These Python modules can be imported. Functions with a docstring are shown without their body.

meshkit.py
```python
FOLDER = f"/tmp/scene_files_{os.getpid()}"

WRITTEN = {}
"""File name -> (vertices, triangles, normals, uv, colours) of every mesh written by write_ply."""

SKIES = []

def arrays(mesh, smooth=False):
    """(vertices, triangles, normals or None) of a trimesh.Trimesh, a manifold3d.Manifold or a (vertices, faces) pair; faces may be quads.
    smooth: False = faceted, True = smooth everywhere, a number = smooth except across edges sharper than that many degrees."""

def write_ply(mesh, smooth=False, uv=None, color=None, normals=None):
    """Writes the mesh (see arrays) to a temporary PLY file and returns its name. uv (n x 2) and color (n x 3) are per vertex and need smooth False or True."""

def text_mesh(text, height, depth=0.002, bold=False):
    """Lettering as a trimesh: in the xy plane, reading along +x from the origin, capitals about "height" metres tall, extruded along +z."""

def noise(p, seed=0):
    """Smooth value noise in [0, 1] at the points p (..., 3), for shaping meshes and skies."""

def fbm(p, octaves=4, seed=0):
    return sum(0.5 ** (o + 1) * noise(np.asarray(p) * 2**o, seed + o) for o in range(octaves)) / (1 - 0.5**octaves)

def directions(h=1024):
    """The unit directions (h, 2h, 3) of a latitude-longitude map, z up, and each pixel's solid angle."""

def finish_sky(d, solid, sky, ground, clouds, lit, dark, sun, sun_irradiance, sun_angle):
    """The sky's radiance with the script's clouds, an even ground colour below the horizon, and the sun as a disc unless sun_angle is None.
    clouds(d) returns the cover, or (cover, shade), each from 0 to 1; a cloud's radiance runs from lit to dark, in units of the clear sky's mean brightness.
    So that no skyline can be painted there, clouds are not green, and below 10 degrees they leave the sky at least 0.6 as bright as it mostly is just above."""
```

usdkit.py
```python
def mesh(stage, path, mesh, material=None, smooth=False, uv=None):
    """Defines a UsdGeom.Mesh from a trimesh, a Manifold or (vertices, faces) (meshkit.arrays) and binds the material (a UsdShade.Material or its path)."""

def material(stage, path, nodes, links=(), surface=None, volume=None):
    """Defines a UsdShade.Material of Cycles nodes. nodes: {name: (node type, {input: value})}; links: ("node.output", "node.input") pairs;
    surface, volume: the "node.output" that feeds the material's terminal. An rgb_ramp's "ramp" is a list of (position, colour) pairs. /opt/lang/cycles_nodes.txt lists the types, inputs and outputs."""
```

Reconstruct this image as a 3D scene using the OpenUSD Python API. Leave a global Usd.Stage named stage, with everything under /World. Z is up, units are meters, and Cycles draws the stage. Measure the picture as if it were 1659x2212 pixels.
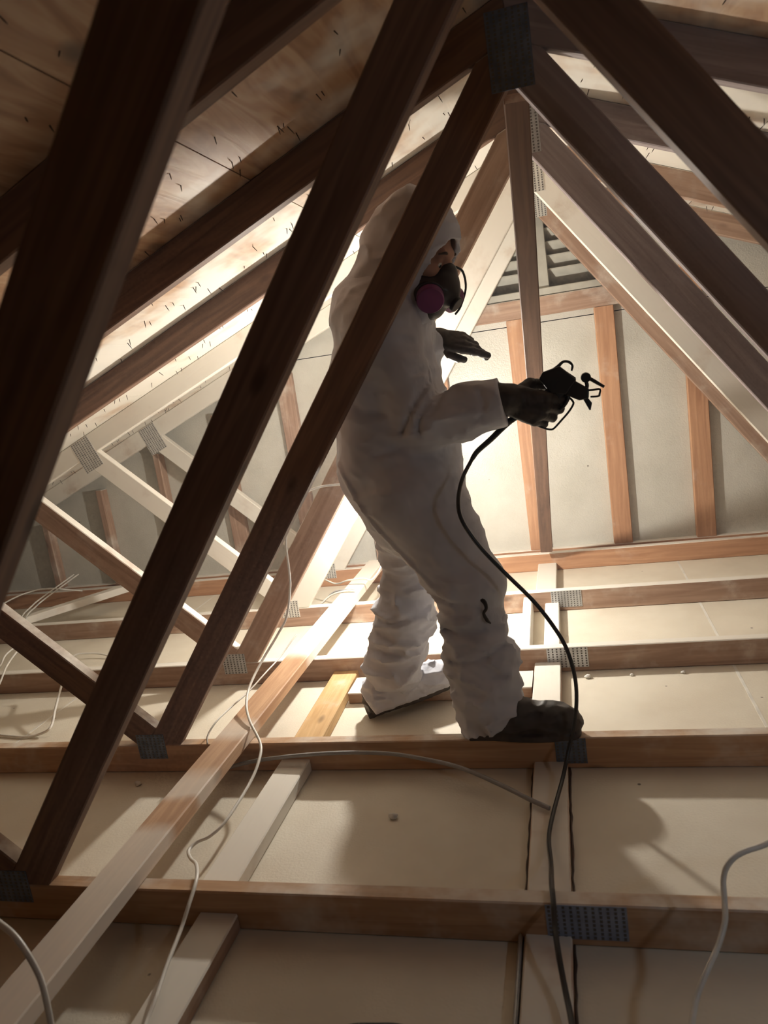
import math, random
import numpy as np
import trimesh, meshkit, usdkit
from shapely.geometry import Polygon, box as sbox
from pxr import Usd, UsdGeom, UsdLux, UsdShade, Gf, Sdf

stage = Usd.Stage.CreateInMemory()
UsdGeom.SetStageUpAxis(stage, UsdGeom.Tokens.z)
UsdGeom.SetStageMetersPerUnit(stage, 1.0)
UsdGeom.Xform.Define(stage, '/World')
stage.SetDefaultPrim(stage.GetPrimAtPath('/World'))
rng = random.Random(7)
A = np.array

# ------------------------------------------------------------------ camera, exposure, lamp settings
EXPOSURE = 0.78
EYE = A([0.0484, 0.0, 1.1097])
RIGHT = A([0.96429603, 0.22264583, -0.14339459])
UP = A([0.09391741, 0.21876625, 0.97124706])
FWD = A([-0.247614, 0.95003693, -0.1900451])
cam = UsdGeom.Camera.Define(stage, '/World/camera')
cam.AddTransformOp().Set(Gf.Matrix4d(*RIGHT, 0, *UP, 0, *(-FWD), 0, *EYE, 1))
cam.CreateHorizontalApertureAttr(36.0)
cam.CreateVerticalApertureAttr(48.0)
cam.CreateFocalLengthAttr(1609.81 * 36 / 1659)
cam.CreateClippingRangeAttr(Gf.Vec2f(0.02, 60))
cam.CreateFStopAttr(6.5)
cam.CreateFocusDistanceAttr(2.7)
cam.CreateExposureAttr(EXPOSURE)
LAMP = A([-0.63, 2.83, 0.72])
LAMP_STRENGTH = 1000.0
LAMP_COLOR = (1.0, 0.945, 0.85)
LAMP2 = A([0.78, 0.70, 0.84]); LAMP2_STRENGTH = 50.0; LAMP2_COLOR = (0.70, 0.85, 1.0)   # cool lamp off to the right: it throws the cable shadows on the near joist
HAZE = 0.032

# ------------------------------------------------------------------ naming, things and parts
taken = {}
def numbered(path):
    n = taken.get(path, -1) + 1
    taken[path] = n
    return path if n == 0 else '%s_%03d' % (path, n)

def mark(prim, label=None, cat=None, group=None, kind=None):
    for k, v in (('label', label), ('category', cat), ('group', group), ('kind', kind)):
        if v: prim.SetCustomDataByKey(k, v)
    return prim

def thing(name, label=None, cat=None, loc=(0, 0, 0), group=None, kind=None):
    x = UsdGeom.Xform.Define(stage, numbered('/World/' + name))
    x.AddTranslateOp().Set(Gf.Vec3d(*map(float, loc)))
    p = mark(x.GetPrim(), label, cat, group, kind)
    ORIGIN[str(p.GetPath())] = A(loc, float)
    return p
ORIGIN = {}

def obj(name, mesh, mat, parent=None, frame=None, smooth=False, world=True, **kw):
    """One Mesh. mesh is in world coordinates unless frame=(origin, X, Y, Z) gives its own axes; frame origin is world too."""
    up = str(parent.GetPath()) if parent else '/World'
    base = ORIGIN.get(up, A([0, 0, 0.]))
    v, f = (mesh.vertices, mesh.faces) if hasattr(mesh, 'vertices') else mesh
    v = np.asarray(v, float)
    if frame is None and parent is not None: v = v - base
    if frame is None and parent is None:
        c = A([v[:, 0].mean(), v[:, 1].mean(), v[:, 2].min()]); v = v - c
    m = usdkit.mesh(stage, numbered(up + '/' + name), (v, np.asarray(f)), M[mat] if isinstance(mat, str) else mat, smooth=smooth)
    x = UsdGeom.Xformable(m)
    if frame is not None:
        o, X, Y, Z = frame; o = A(o, float) - (base if base is not None else 0)
        x.AddTransformOp().Set(Gf.Matrix4d(*map(float, X), 0, *map(float, Y), 0, *map(float, Z), 0, *map(float, o), 1))
        ORIGIN[str(m.GetPath())] = None
    elif parent is None:
        x.AddTranslateOp().Set(Gf.Vec3d(*map(float, c)))
        ORIGIN[str(m.GetPath())] = c
    else:
        ORIGIN[str(m.GetPath())] = base
    return mark(m.GetPrim(), **kw)

# ------------------------------------------------------------------ materials
M = {}
def mat(name, nodes, links, surface='p.BSDF', **kw):
    M[name] = usdkit.material(stage, '/World/Looks/' + name, nodes, links, surface=surface, **kw)

def plain(name, color, rough=.5, metal=0., spots=None, bump=0., scale=20., **extra):
    n = {'tc': ('texture_coordinate', {}), 'no': ('noise_texture', {'scale': scale, 'detail': 4.}),
         'r': ('rgb_ramp', {'ramp': [(0.3, spots or [c * .8 for c in color]), (0.65, color)]}),
         'p': ('principled_bsdf', {'roughness': rough, 'metallic': metal, **extra})}
    l = [('tc.object', 'no.vector'), ('no.fac', 'r.fac'), ('r.color', 'p.base_color')]
    if bump:
        n['b'] = ('bump', {'strength': 1., 'distance': bump}); l += [('no.fac', 'b.height'), ('b.normal', 'p.normal')]
    mat(name, n, l)

def wood(name, dark, light, paint=0.0, up=0.45, rough=.6, coat=(.80, .76, .68), pale_bands=None):
    """Grain runs along the object's own x axis; a thin coat of sprayed paint in clouds, thicker on faces that look up, with lamp light painted in there too."""
    n = {'tc': ('texture_coordinate', {}), 'oi': ('object_info', {}), 'ge': ('geometry', {}),
         'rm': ('math', {'math_type': 'multiply', 'value2': 37.0}),
         'cx': ('combine_xyz', {}), 'ad': ('vector_math', {'math_type': 'add'}),
         'mp': ('mapping', {'scale': (1.6, 26., 26.)}), 'mk': ('mapping', {'scale': (5., 13., 13.)}),
         'n1': ('noise_texture', {'scale': 1.7, 'detail': 6., 'distortion': .9}),
         'r1': ('rgb_ramp', {'ramp': [(.28, dark), (.5, [(a + b) / 2 for a, b in zip(dark, light)]), (.68, light)]}),
         'vk': ('voronoi_texture', {'scale': .55}),
         'rk': ('rgb_ramp', {'ramp': [(.0, (1, 1, 1)), (.06, (.7, .7, .7)), (.11, (0, 0, 0))]}),
         'mkc': ('mix', {'color2': [c * .45 for c in dark]}),
         'n2': ('noise_texture', {'scale': 5.5, 'detail': 5., 'roughness': .6}),
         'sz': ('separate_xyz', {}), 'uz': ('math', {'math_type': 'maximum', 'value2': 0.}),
         'um': ('math', {'math_type': 'multiply', 'value2': up}),  # lightens faces that look up: strong lamp light mixed in as paint
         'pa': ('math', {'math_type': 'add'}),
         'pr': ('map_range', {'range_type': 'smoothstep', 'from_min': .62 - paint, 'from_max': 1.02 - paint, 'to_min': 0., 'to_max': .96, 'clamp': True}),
         'mx': ('mix', {'color2': coat}),
         'b': ('bump', {'strength': .5, 'distance': .0012}),
         'p': ('principled_bsdf', {'roughness': rough, 'specular_ior_level': .35})}
    l = [('oi.random', 'rm.value1'), ('rm.value', 'cx.x'), ('rm.value', 'cx.y'), ('tc.object', 'ad.vector1'), ('cx.vector', 'ad.vector2'),
         ('ad.vector', 'mp.vector'), ('ad.vector', 'mk.vector'), ('mp.vector', 'n1.vector'), ('n1.fac', 'r1.fac'),
         ('mk.vector', 'vk.vector'), ('vk.distance', 'rk.fac'), ('rk.color', 'mkc.fac'), ('r1.color', 'mkc.color1'),
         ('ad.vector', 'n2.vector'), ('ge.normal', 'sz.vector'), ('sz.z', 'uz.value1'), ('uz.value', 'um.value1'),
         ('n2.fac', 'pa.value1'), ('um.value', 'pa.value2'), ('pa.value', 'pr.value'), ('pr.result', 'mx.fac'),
         ('mkc.color', 'mx.color1'), ('mx.color', 'p.base_color'), ('n1.fac', 'b.height'), ('b.normal', 'p.normal')]
    if pale_bands:                                                # pale bands across the board at set places along its length
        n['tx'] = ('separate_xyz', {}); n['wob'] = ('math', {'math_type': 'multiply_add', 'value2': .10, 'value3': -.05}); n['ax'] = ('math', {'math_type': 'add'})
        n['mr'] = ('map_range', {'from_min': pale_bands[0], 'from_max': pale_bands[1]}); n['rs'] = ('rgb_ramp', {'ramp': [(p, (c, c, c)) for p, c in pale_bands[2]]})
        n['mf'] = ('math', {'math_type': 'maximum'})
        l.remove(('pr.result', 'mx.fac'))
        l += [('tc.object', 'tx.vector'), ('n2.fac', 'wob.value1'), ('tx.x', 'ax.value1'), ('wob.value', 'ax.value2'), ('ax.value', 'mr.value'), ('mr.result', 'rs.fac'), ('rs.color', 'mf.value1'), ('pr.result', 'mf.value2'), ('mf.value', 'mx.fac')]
    mat(name, n, l)

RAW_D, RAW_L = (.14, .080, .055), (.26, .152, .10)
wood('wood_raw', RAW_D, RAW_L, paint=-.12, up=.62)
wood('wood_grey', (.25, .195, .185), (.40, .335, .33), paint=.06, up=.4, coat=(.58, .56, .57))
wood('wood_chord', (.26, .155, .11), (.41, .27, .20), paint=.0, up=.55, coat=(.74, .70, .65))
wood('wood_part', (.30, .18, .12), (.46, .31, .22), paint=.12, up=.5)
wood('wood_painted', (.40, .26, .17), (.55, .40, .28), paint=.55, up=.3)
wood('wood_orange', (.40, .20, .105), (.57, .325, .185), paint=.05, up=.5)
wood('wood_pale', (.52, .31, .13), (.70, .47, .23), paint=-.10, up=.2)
wood('plank_banded', (.40, .21, .105), (.60, .36, .20), paint=-.05, up=.1, pale_bands=(-1.6025, 1.6025, [(0.0, 0.7), (0.287, 0.7), (0.3, 0.1), (0.328, 0.08), (0.337, 0.65), (0.359, 0.6), (0.378, 0.12), (0.415, 0.1), (0.431, 0.6), (0.452, 0.5), (0.468, 0.04), (0.596, 0.04), (0.615, 0.75), (1.0, 0.85)]))
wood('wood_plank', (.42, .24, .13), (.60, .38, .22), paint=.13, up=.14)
# plywood: grain along y of the panel, reddish heart streaks and grey knots, thin coat of paint in clouds
mat('plywood', {
    'tc': ('texture_coordinate', {}), 'oi': ('object_info', {}), 'rm': ('math', {'math_type': 'multiply', 'value2': 23.}),
    'cx': ('combine_xyz', {}), 'ad': ('vector_math', {'math_type': 'add'}),
    'mp': ('mapping', {'scale': (9., 1.2, 4.)}), 'n1': ('noise_texture', {'scale': 2.2, 'detail': 6., 'distortion': 1.6}),
    'r1': ('rgb_ramp', {'ramp': [(.3, (.31, .15, .07)), (.48, (.45, .25, .13)), (.66, (.56, .36, .21))]}),
    'mk': ('mapping', {'scale': (7., 4.2, 4.)}), 'vk': ('voronoi_texture', {'scale': 1.}),
    'rk': ('rgb_ramp', {'ramp': [(.0, (1, 1, 1)), (.09, (.75, .75, .75)), (.20, (0, 0, 0))]}), 'mk2': ('mix', {'color2': (.13, .08, .05)}),
    'n2': ('noise_texture', {'scale': 2.6, 'detail': 4., 'roughness': .55}),
    'sy': ('separate_xyz', {}), 'gy': ('map_range', {'from_min': 1.2, 'from_max': 2.6, 'to_min': -.25, 'to_max': .16, 'clamp': True}),
    'ge': ('geometry', {}), 'pa': ('math', {'math_type': 'add'}),
    'pr': ('map_range', {'range_type': 'smoothstep', 'from_min': .38, 'from_max': .62, 'to_min': .02, 'to_max': .9, 'clamp': True}),
    'mx': ('mix', {'color2': (.80, .77, .69)}), 'b': ('bump', {'strength': .6, 'distance': .002}),
    'p': ('principled_bsdf', {'roughness': .5, 'specular_ior_level': .4})},
    [('oi.random', 'rm.value1'), ('rm.value', 'cx.x'), ('rm.value', 'cx.y'), ('tc.object', 'ad.vector1'), ('cx.vector', 'ad.vector2'),
     ('ad.vector', 'mp.vector'), ('mp.vector', 'n1.vector'), ('n1.fac', 'r1.fac'), ('ad.vector', 'mk.vector'), ('mk.vector', 'vk.vector'),
     ('vk.distance', 'rk.fac'), ('rk.color', 'mk2.fac'), ('r1.color', 'mk2.color1'), ('ad.vector', 'n2.vector'),
     ('ge.position', 'sy.vector'), ('sy.y', 'gy.value'), ('n2.fac', 'pa.value1'), ('gy.result', 'pa.value2'), ('pa.value', 'pr.value'),
     ('pr.result', 'mx.fac'), ('mk2.color', 'mx.color1'), ('mx.color', 'p.base_color'), ('n1.fac', 'b.height'), ('b.normal', 'p.normal')])
def board(name, color, spot, rough, bump):
    mat(name, {'tc': ('texture_coordinate', {}), 'n1': ('noise_texture', {'scale': 3.2, 'detail': 5., 'roughness': .6}),
               'r1': ('rgb_ramp', {'ramp': [(.32, spot), (.6, color)]}),
               'vk': ('voronoi_texture', {'scale': 6.5}), 'rk': ('rgb_ramp', {'ramp': [(.0, (1, 1, 1)), (.022, (.8, .8, .8)), (.035, (0, 0, 0))]}),
               'mx': ('mix', {'color2': (.10, .075, .055)}), 'n3': ('noise_texture', {'scale': 160., 'detail': 3.}),
               'b': ('bump', {'strength': 1., 'distance': bump}), 'p': ('principled_bsdf', {'roughness': rough})},
        [('tc.object', 'n1.vector'), ('n1.fac', 'r1.fac'), ('tc.object', 'vk.vector'), ('vk.distance', 'rk.fac'), ('rk.color', 'mx.fac'),
         ('r1.color', 'mx.color1'), ('mx.color', 'p.base_color'), ('tc.object', 'n3.vector'), ('n3.fac', 'b.height'), ('b.normal', 'p.normal')])
board('drywall', (.77, .71, .59), (.69, .62, .50), .65, .0006)
board('sheathing', (.64, .62, .55), (.55, .53, .46), .36, .0016)
plain('tape', (.86, .83, .75), .6)
plain('plate_steel', (.56, .57, .58), .42, .75, bump=.0003, scale=60)
plain('plate_blue', (.34, .41, .56), .45, .5, spots=(.25, .30, .42), scale=30)
plain('plate_painted', (.70, .68, .63), .5, .25, scale=40)
plain('plate_shaded', (.20, .25, .33), .45, .6, spots=(.10, .13, .18), scale=40)  # same connector plate darkened: its backlit shade is put into the colour
plain('vent_grey', (.50, .48, .41), .6, spots=(.42, .40, .34))
plain('slot_dark', (.16, .15, .14), .6, .2)
plain('nail_steel', (.09, .06, .045), .6, .3)
plain('cable_white', (.80, .77, .70), .4)
plain('cable_grey', (.35, .34, .33), .45)
plain('hose_black', (.035, .036, .036), .33)
plain('black_plastic', (.02, .02, .02), .45)
plain('gun_metal', (.05, .048, .045), .35, .55)
plain('glove', (.055, .042, .034), .55, spots=(.025, .02, .017), bump=.0012, scale=45)
plain('boot', (.075, .062, .055), .6, spots=(.04, .034, .03), bump=.0015, scale=35)
plain('skin', (.42, .235, .165), .5, spots=(.36, .19, .13), scale=14, subsurface_weight=.15, subsurface_scale=.01)
plain('mask_rubber', (.04, .036, .036), .38)
plain('filter_magenta', (.22, .05, .17), .4)
plain('eye_white', (.7, .66, .6), .2)
plain('chip', (.85, .83, .78), .7)
plain('lamp_steel', (.25, .25, .25), .5, .6)
mat('cloth', {'tc': ('texture_coordinate', {}), 'n': ('noise_texture', {'scale': 9., 'detail': 5.}), 'r': ('rgb_ramp', {'ramp': [(.3, (.52, .525, .57)), (.6, (.64, .65, .71))]}),
              'b': ('bump', {'strength': .8, 'distance': .006}), 'd': ('principled_bsdf', {'roughness': .7, 'specular_ior_level': .3}),
              't': ('translucent_bsdf', {'color': (.72, .62, .50)}), 'm': ('mix_closure', {'fac': .06})},
    [('tc.object', 'n.vector'), ('n.fac', 'r.fac'), ('r.color', 'd.base_color'), ('n.fac', 'b.height'), ('b.normal', 'd.normal'), ('d.BSDF', 'm.closure1'), ('t.BSDF', 'm.closure2')], surface='m.closure')
mat('lamp_cool', {'e': ('emission', {'color': LAMP2_COLOR, 'strength': LAMP2_STRENGTH})}, [], surface='e.emission')
mat('lamp_glow', {'e': ('emission', {'color': LAMP_COLOR, 'strength': LAMP_STRENGTH})}, [], surface='e.emission')

# ------------------------------------------------------------------ mesh helpers
def unit(v): v = A(v, float); return v / np.linalg.norm(v)

def prism(poly, t, c=.003):
    """A convex polygon (n x 2, in u and w) made t thick along y (from -t/2 to t/2) with chamfered edges."""
    P = np.asarray(poly, float)
    if np.cross(P[1] - P[0], P[2] - P[1]) < 0: P = P[::-1]
    n = len(P)
    E = np.roll(P, -1, 0) - P; E /= np.linalg.norm(E, axis=1)[:, None]
    N = np.stack([-E[:, 1], E[:, 0]], 1)
    Q = []
    for i in range(n):
        a, b = N[i - 1], N[i]
        Q.append(P[i] + np.linalg.solve(A([a, b]), A([c, c])))
    Q = A(Q)
    rings = [(Q, -t / 2), (P, -t / 2 + c), (P, t / 2 - c), (Q, t / 2)]
    V = np.vstack([np.stack([r[:, 0], np.full(n, y), r[:, 1]], 1) for r, y in rings])
    F = [(0, i, i + 1) for i in range(1, n - 1)] + [(3 * n, 3 * n + i + 1, 3 * n + i) for i in range(1, n - 1)]
    for k in range(3):
        for i in range(n):
            j = (i + 1) % n
            F += [(k * n + i, k * n + n + i, k * n + n + j), (k * n + i, k * n + n + j, k * n + j)]
    return V, A(F)

def cbox(sx, sy, sz, c=.003):
    return prism([(-sx / 2, -sz / 2), (sx / 2, -sz / 2), (sx / 2, sz / 2), (-sx / 2, sz / 2)], sy, c)

def join(parts):
    V, F, n = [], [], 0
    for p in parts:
        v, f = (p.vertices, p.faces) if hasattr(p, 'vertices') else p
        V.append(np.asarray(v, float)); F.append(np.asarray(f) + n); n += len(v)
    return np.vstack(V), np.vstack(F)

def lumber(name, p0, p1, wide, thick, material, parent=None, zdir=(0, 0, 1), **kw):
    """A board from p0 to p1 (centre line); thick along zdir as near as it can be."""
    p0, p1 = A(p0, float), A(p1, float); X = unit(p1 - p0); Y = unit(np.cross(zdir, X)); Z = np.cross(X, Y)
    return obj(name, cbox(np.linalg.norm(p1 - p0), wide, thick), material, parent, frame=((p0 + p1) / 2, X, Y, Z), **kw)

def axis_box(lo, hi):
    m = trimesh.creation.box(extents=A(hi, float) - A(lo, float)); m.apply_translation((A(lo, float) + A(hi, float)) / 2); return m

def smooth_path(P, n=6):
    P = A(P, float); Q = np.vstack([2 * P[0] - P[1], P, 2 * P[-1] - P[-2]]); out = []
    for i in range(len(P) - 1):
        a, b, c, d = Q[i:i + 4]
        for t in np.linspace(0, 1, n, endpoint=False):
            out.append(.5 * (2 * b + (c - a) * t + (2 * a - 5 * b + 4 * c - d) * t * t + (3 * b - a - 3 * c + d) * t ** 3))
    return np.vstack(out + [P[-1]])

def tube(P, r, k=8, n=6, smooth=True):
    P = smooth_path(P, n) if smooth else A(P, float)
    R = np.interp(np.linspace(0, 1, len(P)), np.linspace(0, 1, len(r)), r) if np.ndim(r) else np.full(len(P), r)
    T = np.gradient(P, axis=0); T /= np.linalg.norm(T, axis=1)[:, None]
    u = unit(np.cross(T[0], (0.3, .2, 1) if abs(T[0][2]) < .9 else (1, 0, 0))); V = []
    for p, t, rr in zip(P, T, R):
        u = unit(u - t * (u @ t)); w = np.cross(t, u)
        a = np.arange(k) * 2 * np.pi / k
        V.append(p + rr * (np.cos(a)[:, None] * u + np.sin(a)[:, None] * w))
    V = np.vstack(V); m = len(P); F = []
    for i in range(m - 1):
        for j in range(k):
            a, b = i * k + j, i * k + (j + 1) % k
            F += [(a, b, b + k), (a, b + k, a + k)]
    V = np.vstack([V, P[:1], P[-1:]])
    F += [(m * k, (j + 1) % k, j) for j in range(k)] + [(m * k + 1, (m - 1) * k + j, (m - 1) * k + (j + 1) % k) for j in range(k)]
    return V, A(F)

def disc(c, axis, r, h, k=24, r2=None):
    X = unit(axis); return tube([A(c) - X * h / 2, A(c) - X * h / 2 + X * h * .15, A(c) + X * h / 2 - X * h * .15, A(c) + X * h / 2],
                               [r * .93, r, r2 or r, (r2 or r) * .93], k, smooth=False)

def hull(*spheres):
    """Convex hull of small spheres (x, y, z, r): rounded blocks."""
    pts = []
    b = trimesh.creation.icosphere(1).vertices
    for x, y, z, r in spheres: pts.append(b * r + A([x, y, z]))
    return trimesh.convex.convex_hull(np.vstack(pts))

# ------------------------------------------------------------------ distance fields and surface nets (for the figure)
def rcone(p, a, b, ra, rb, s=(1, 1, 1)):
    s = A(s, float); a, b = A(a, float) / s, A(b, float) / s; q = p / s; ab = b - a
    t = np.clip(((q - a) @ ab) / max(ab @ ab, 1e-12), 0, 1)
    return (np.linalg.norm(q - a - t[:, None] * ab, axis=1) - (ra / s.max() + (rb - ra) / s.max() * t)) * s.min() if s.max() != s.min() else np.linalg.norm(q - a - t[:, None] * ab, axis=1) - (ra + (rb - ra) * t)

def ell(p, c, r):
    q = (p - A(c)) / A(r); k = np.linalg.norm(q, axis=1); return (k - 1) * min(r)

def smin(a, b, k):
    h = np.clip(.5 + .5 * (b - a) / k, 0, 1); return b * (1 - h) + a * h - k * h * (1 - h)

def nets(f, lo, hi, h):
    lo, hi = A(lo, float), A(hi, float); n = np.ceil((hi - lo) / h).astype(int) + 1
    g = np.stack(np.meshgrid(*[lo[i] + h * np.arange(n[i]) for i in range(3)], indexing='ij'), -1)
    d = np.concatenate([f(x) for x in np.array_split(g.reshape(-1, 3), max(1, g.size // 900000))]).reshape(n)
    ins = d < 0
    acc = np.zeros(tuple(n - 1) + (3,)); cnt = np.zeros(tuple(n - 1)); quads = []
    for ax in range(3):
        s0 = [slice(None)] * 3; s1 = [slice(None)] * 3; s0[ax] = slice(0, -1); s1[ax] = slice(1, None)
        a, b = d[tuple(s0)], d[tuple(s1)]; cross = (ins[tuple(s0)] != ins[tuple(s1)])
        I = np.argwhere(cross); t = a[cross] / (a[cross] - b[cross]); P = lo + h * I.astype(float); P[:, ax] += h * t
        o1, o2 = [(1, 2), (2, 0), (0, 1)][ax]; ids = []
        ok = (I[:, o1] > 0) & (I[:, o2] > 0) & (I[:, o1] < n[o1] - 1) & (I[:, o2] < n[o2] - 1); I, P = I[ok], P[ok]; fl = ins[tuple(s0)][cross][ok]
        for du, dv in ((-1, -1), (0, -1), (0, 0), (-1, 0)):
            J = I.copy(); J[:, o1] += du; J[:, o2] += dv
            np.add.at(acc, tuple(J.T), P); np.add.at(cnt, tuple(J.T), 1); ids.append(np.ravel_multi_index(J.T, tuple(n - 1)))
        q = np.stack(ids, 1); q[~fl] = q[~fl][:, ::-1]; quads.append(q)
    q = np.vstack(quads); used = np.unique(q); remap = np.full(cnt.size, -1); remap[used] = np.arange(len(used))
    v = acc.reshape(-1, 3)[used] / cnt.reshape(-1)[used][:, None]; q = remap[q]
    return v, np.vstack([q[:, [0, 1, 2]], q[:, [0, 2, 3]]])

# ------------------------------------------------------------------ the room: floor, roof, gable wall
H, T = .089, .038
YT = [.622, 1.232, 1.842, 2.452, 3.062, 3.655]          # front faces of the trusses
PITCH, ZTOP, ZBOT = .41, 1.865, 1.768
XE = 4.15
floor = thing('floor', 'cream drywall seen from above between the joists', kind='structure')
SEAMS = [-4.4, -1.94, .499, 2.94, 4.4]
for a, b in zip(SEAMS, SEAMS[1:]):
    for y0, y1 in ((-1.6, 1.252), (1.252, 3.9)):
        obj('drywall_panel', cbox(b - a - .003, y1 - y0 - .002, .0125, .002), 'drywall', floor, frame=(((a + b) / 2, (y0 + y1) / 2, -.00625), (1, 0, 0), (0, 1, 0), (0, 0, 1)))
for s in SEAMS[1:-1]:
    obj('joint_tape', axis_box((s - .0045, -1.6, -.001), (s + .0045, 3.7, .0006)), 'tape', floor)

ceiling = thing('ceiling', 'plywood roof sheathing on the rafters seen from below', kind='structure')
sl = math.hypot(1, PITCH)
for side in (-1, 1):
    X = unit((side, 0, -PITCH)); Y = A((0, 1, 0)) * side; Z = np.cross(X, Y)
    cuts = [0, .645, 1.774, 2.903, 4.03, 4.6]
    for i, (a, b) in enumerate(zip(cuts, cuts[1:])):
        ys = [-1.6, 1.251, 3.674, 3.95] if i % 2 == 0 else [-1.6, 0.03, 2.471, 3.95]
        for y0, y1 in zip(ys, ys[1:]):
            c = (a + b) / 2; off = .0062
            obj('sheathing_panel', cbox((b - a) * sl - .003, y1 - y0 - .003, .012, .0008), 'plywood', ceiling,
                frame=((side * c + Z[0] * off, (y0 + y1) / 2, ZTOP - PITCH * c + Z[2] * off), X, Y, Z))
nv = []
for side in (-1, 1):
    row = .09
    while row < 3.4:
        for k in range(-1, 5):
            y0 = YT[k + 1] - .57; 
            for j in range(rng.choice((3, 4, 5, 6))):
                x = row + rng.uniform(-.02, .02); y = y0 + rng.uniform(.02, .55); L = rng.uniform(.012, .027)
                base = A([side * x, y, ZTOP - PITCH * x + .002]); d = unit((side * -.38 + rng.uniform(-.5, .5), rng.uniform(-.8, .5), -1))
                nv.append(tube([base, base + d * L * .7, base + d * L], [.0014, .0012, .0003], 5, smooth=False))
        row += .105
obj('roofing_nail', join(nv), 'nail_steel', ceiling, kind='stuff')

wall = thing('wall_back', 'gable end wall of painted sheathing and orange flat studs', kind='structure')
YG = 3.735; GS = YG + T
xs = [-4.2, -1.78, -.55, .65, 1.9, 4.2]
def under_roof(x): return ZTOP - PITCH * abs(x) - .004
for a, b in zip(xs, xs[1:]):
    for z0, z1 in ((0.0, 1.205), (1.209, 1.9)):
        p = Polygon([(a + .001, z0), (b - .001, z0), (b - .001, z1), (a + .001, z1)]).intersection(Polygon([(-4.3, 0), (4.3, 0), (4.3, under_roof(4.3)), (0, under_roof(0)), (-4.3, under_roof(4.3))]))
        if z0 > 1: p = p.difference(Polygon([(-.37, 1.335), (.37, 1.335), (0, 1.79)]))
        for g in getattr(p, 'geoms', [p]):
            if g.area > 1e-3:
                m = trimesh.creation.extrude_polygon(g, .012, engine='earcut'); v = m.vertices; m.vertices = np.stack([v[:, 0], GS + .012 - v[:, 2], v[:, 1]], 1); m.invert() if m.volume < 0 else None
                obj('sheathing_panel', m, 'sheathing', wall)
lumber('bottom_plate', (-4.1, YG + T / 2, .0445), (4.1, YG + T / 2, .0445), T, H, 'wood_orange', wall)
STUDS = [-2.98, -2.575, -2.17, -1.765, -1.36, -.955, -.55, -.143, .265, .65, 1.06, 1.47, 1.88, 2.3]
for i, x in enumerate(STUDS):
    top = 1.235 if abs(x) < .4 else ZBOT - PITCH * abs(x) - .06
    if x < -2.0:      # older studs on the left stand edge-on
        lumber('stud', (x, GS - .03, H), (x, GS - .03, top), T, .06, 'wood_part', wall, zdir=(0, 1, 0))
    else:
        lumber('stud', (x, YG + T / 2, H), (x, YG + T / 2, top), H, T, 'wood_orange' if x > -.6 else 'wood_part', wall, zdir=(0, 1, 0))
lumber('vent_header', (-.42, YG + T / 2, 1.281), (.42, YG + T / 2, 1.281), H, T, 'wood_part', wall, zdir=(0, 1, 0))
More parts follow.
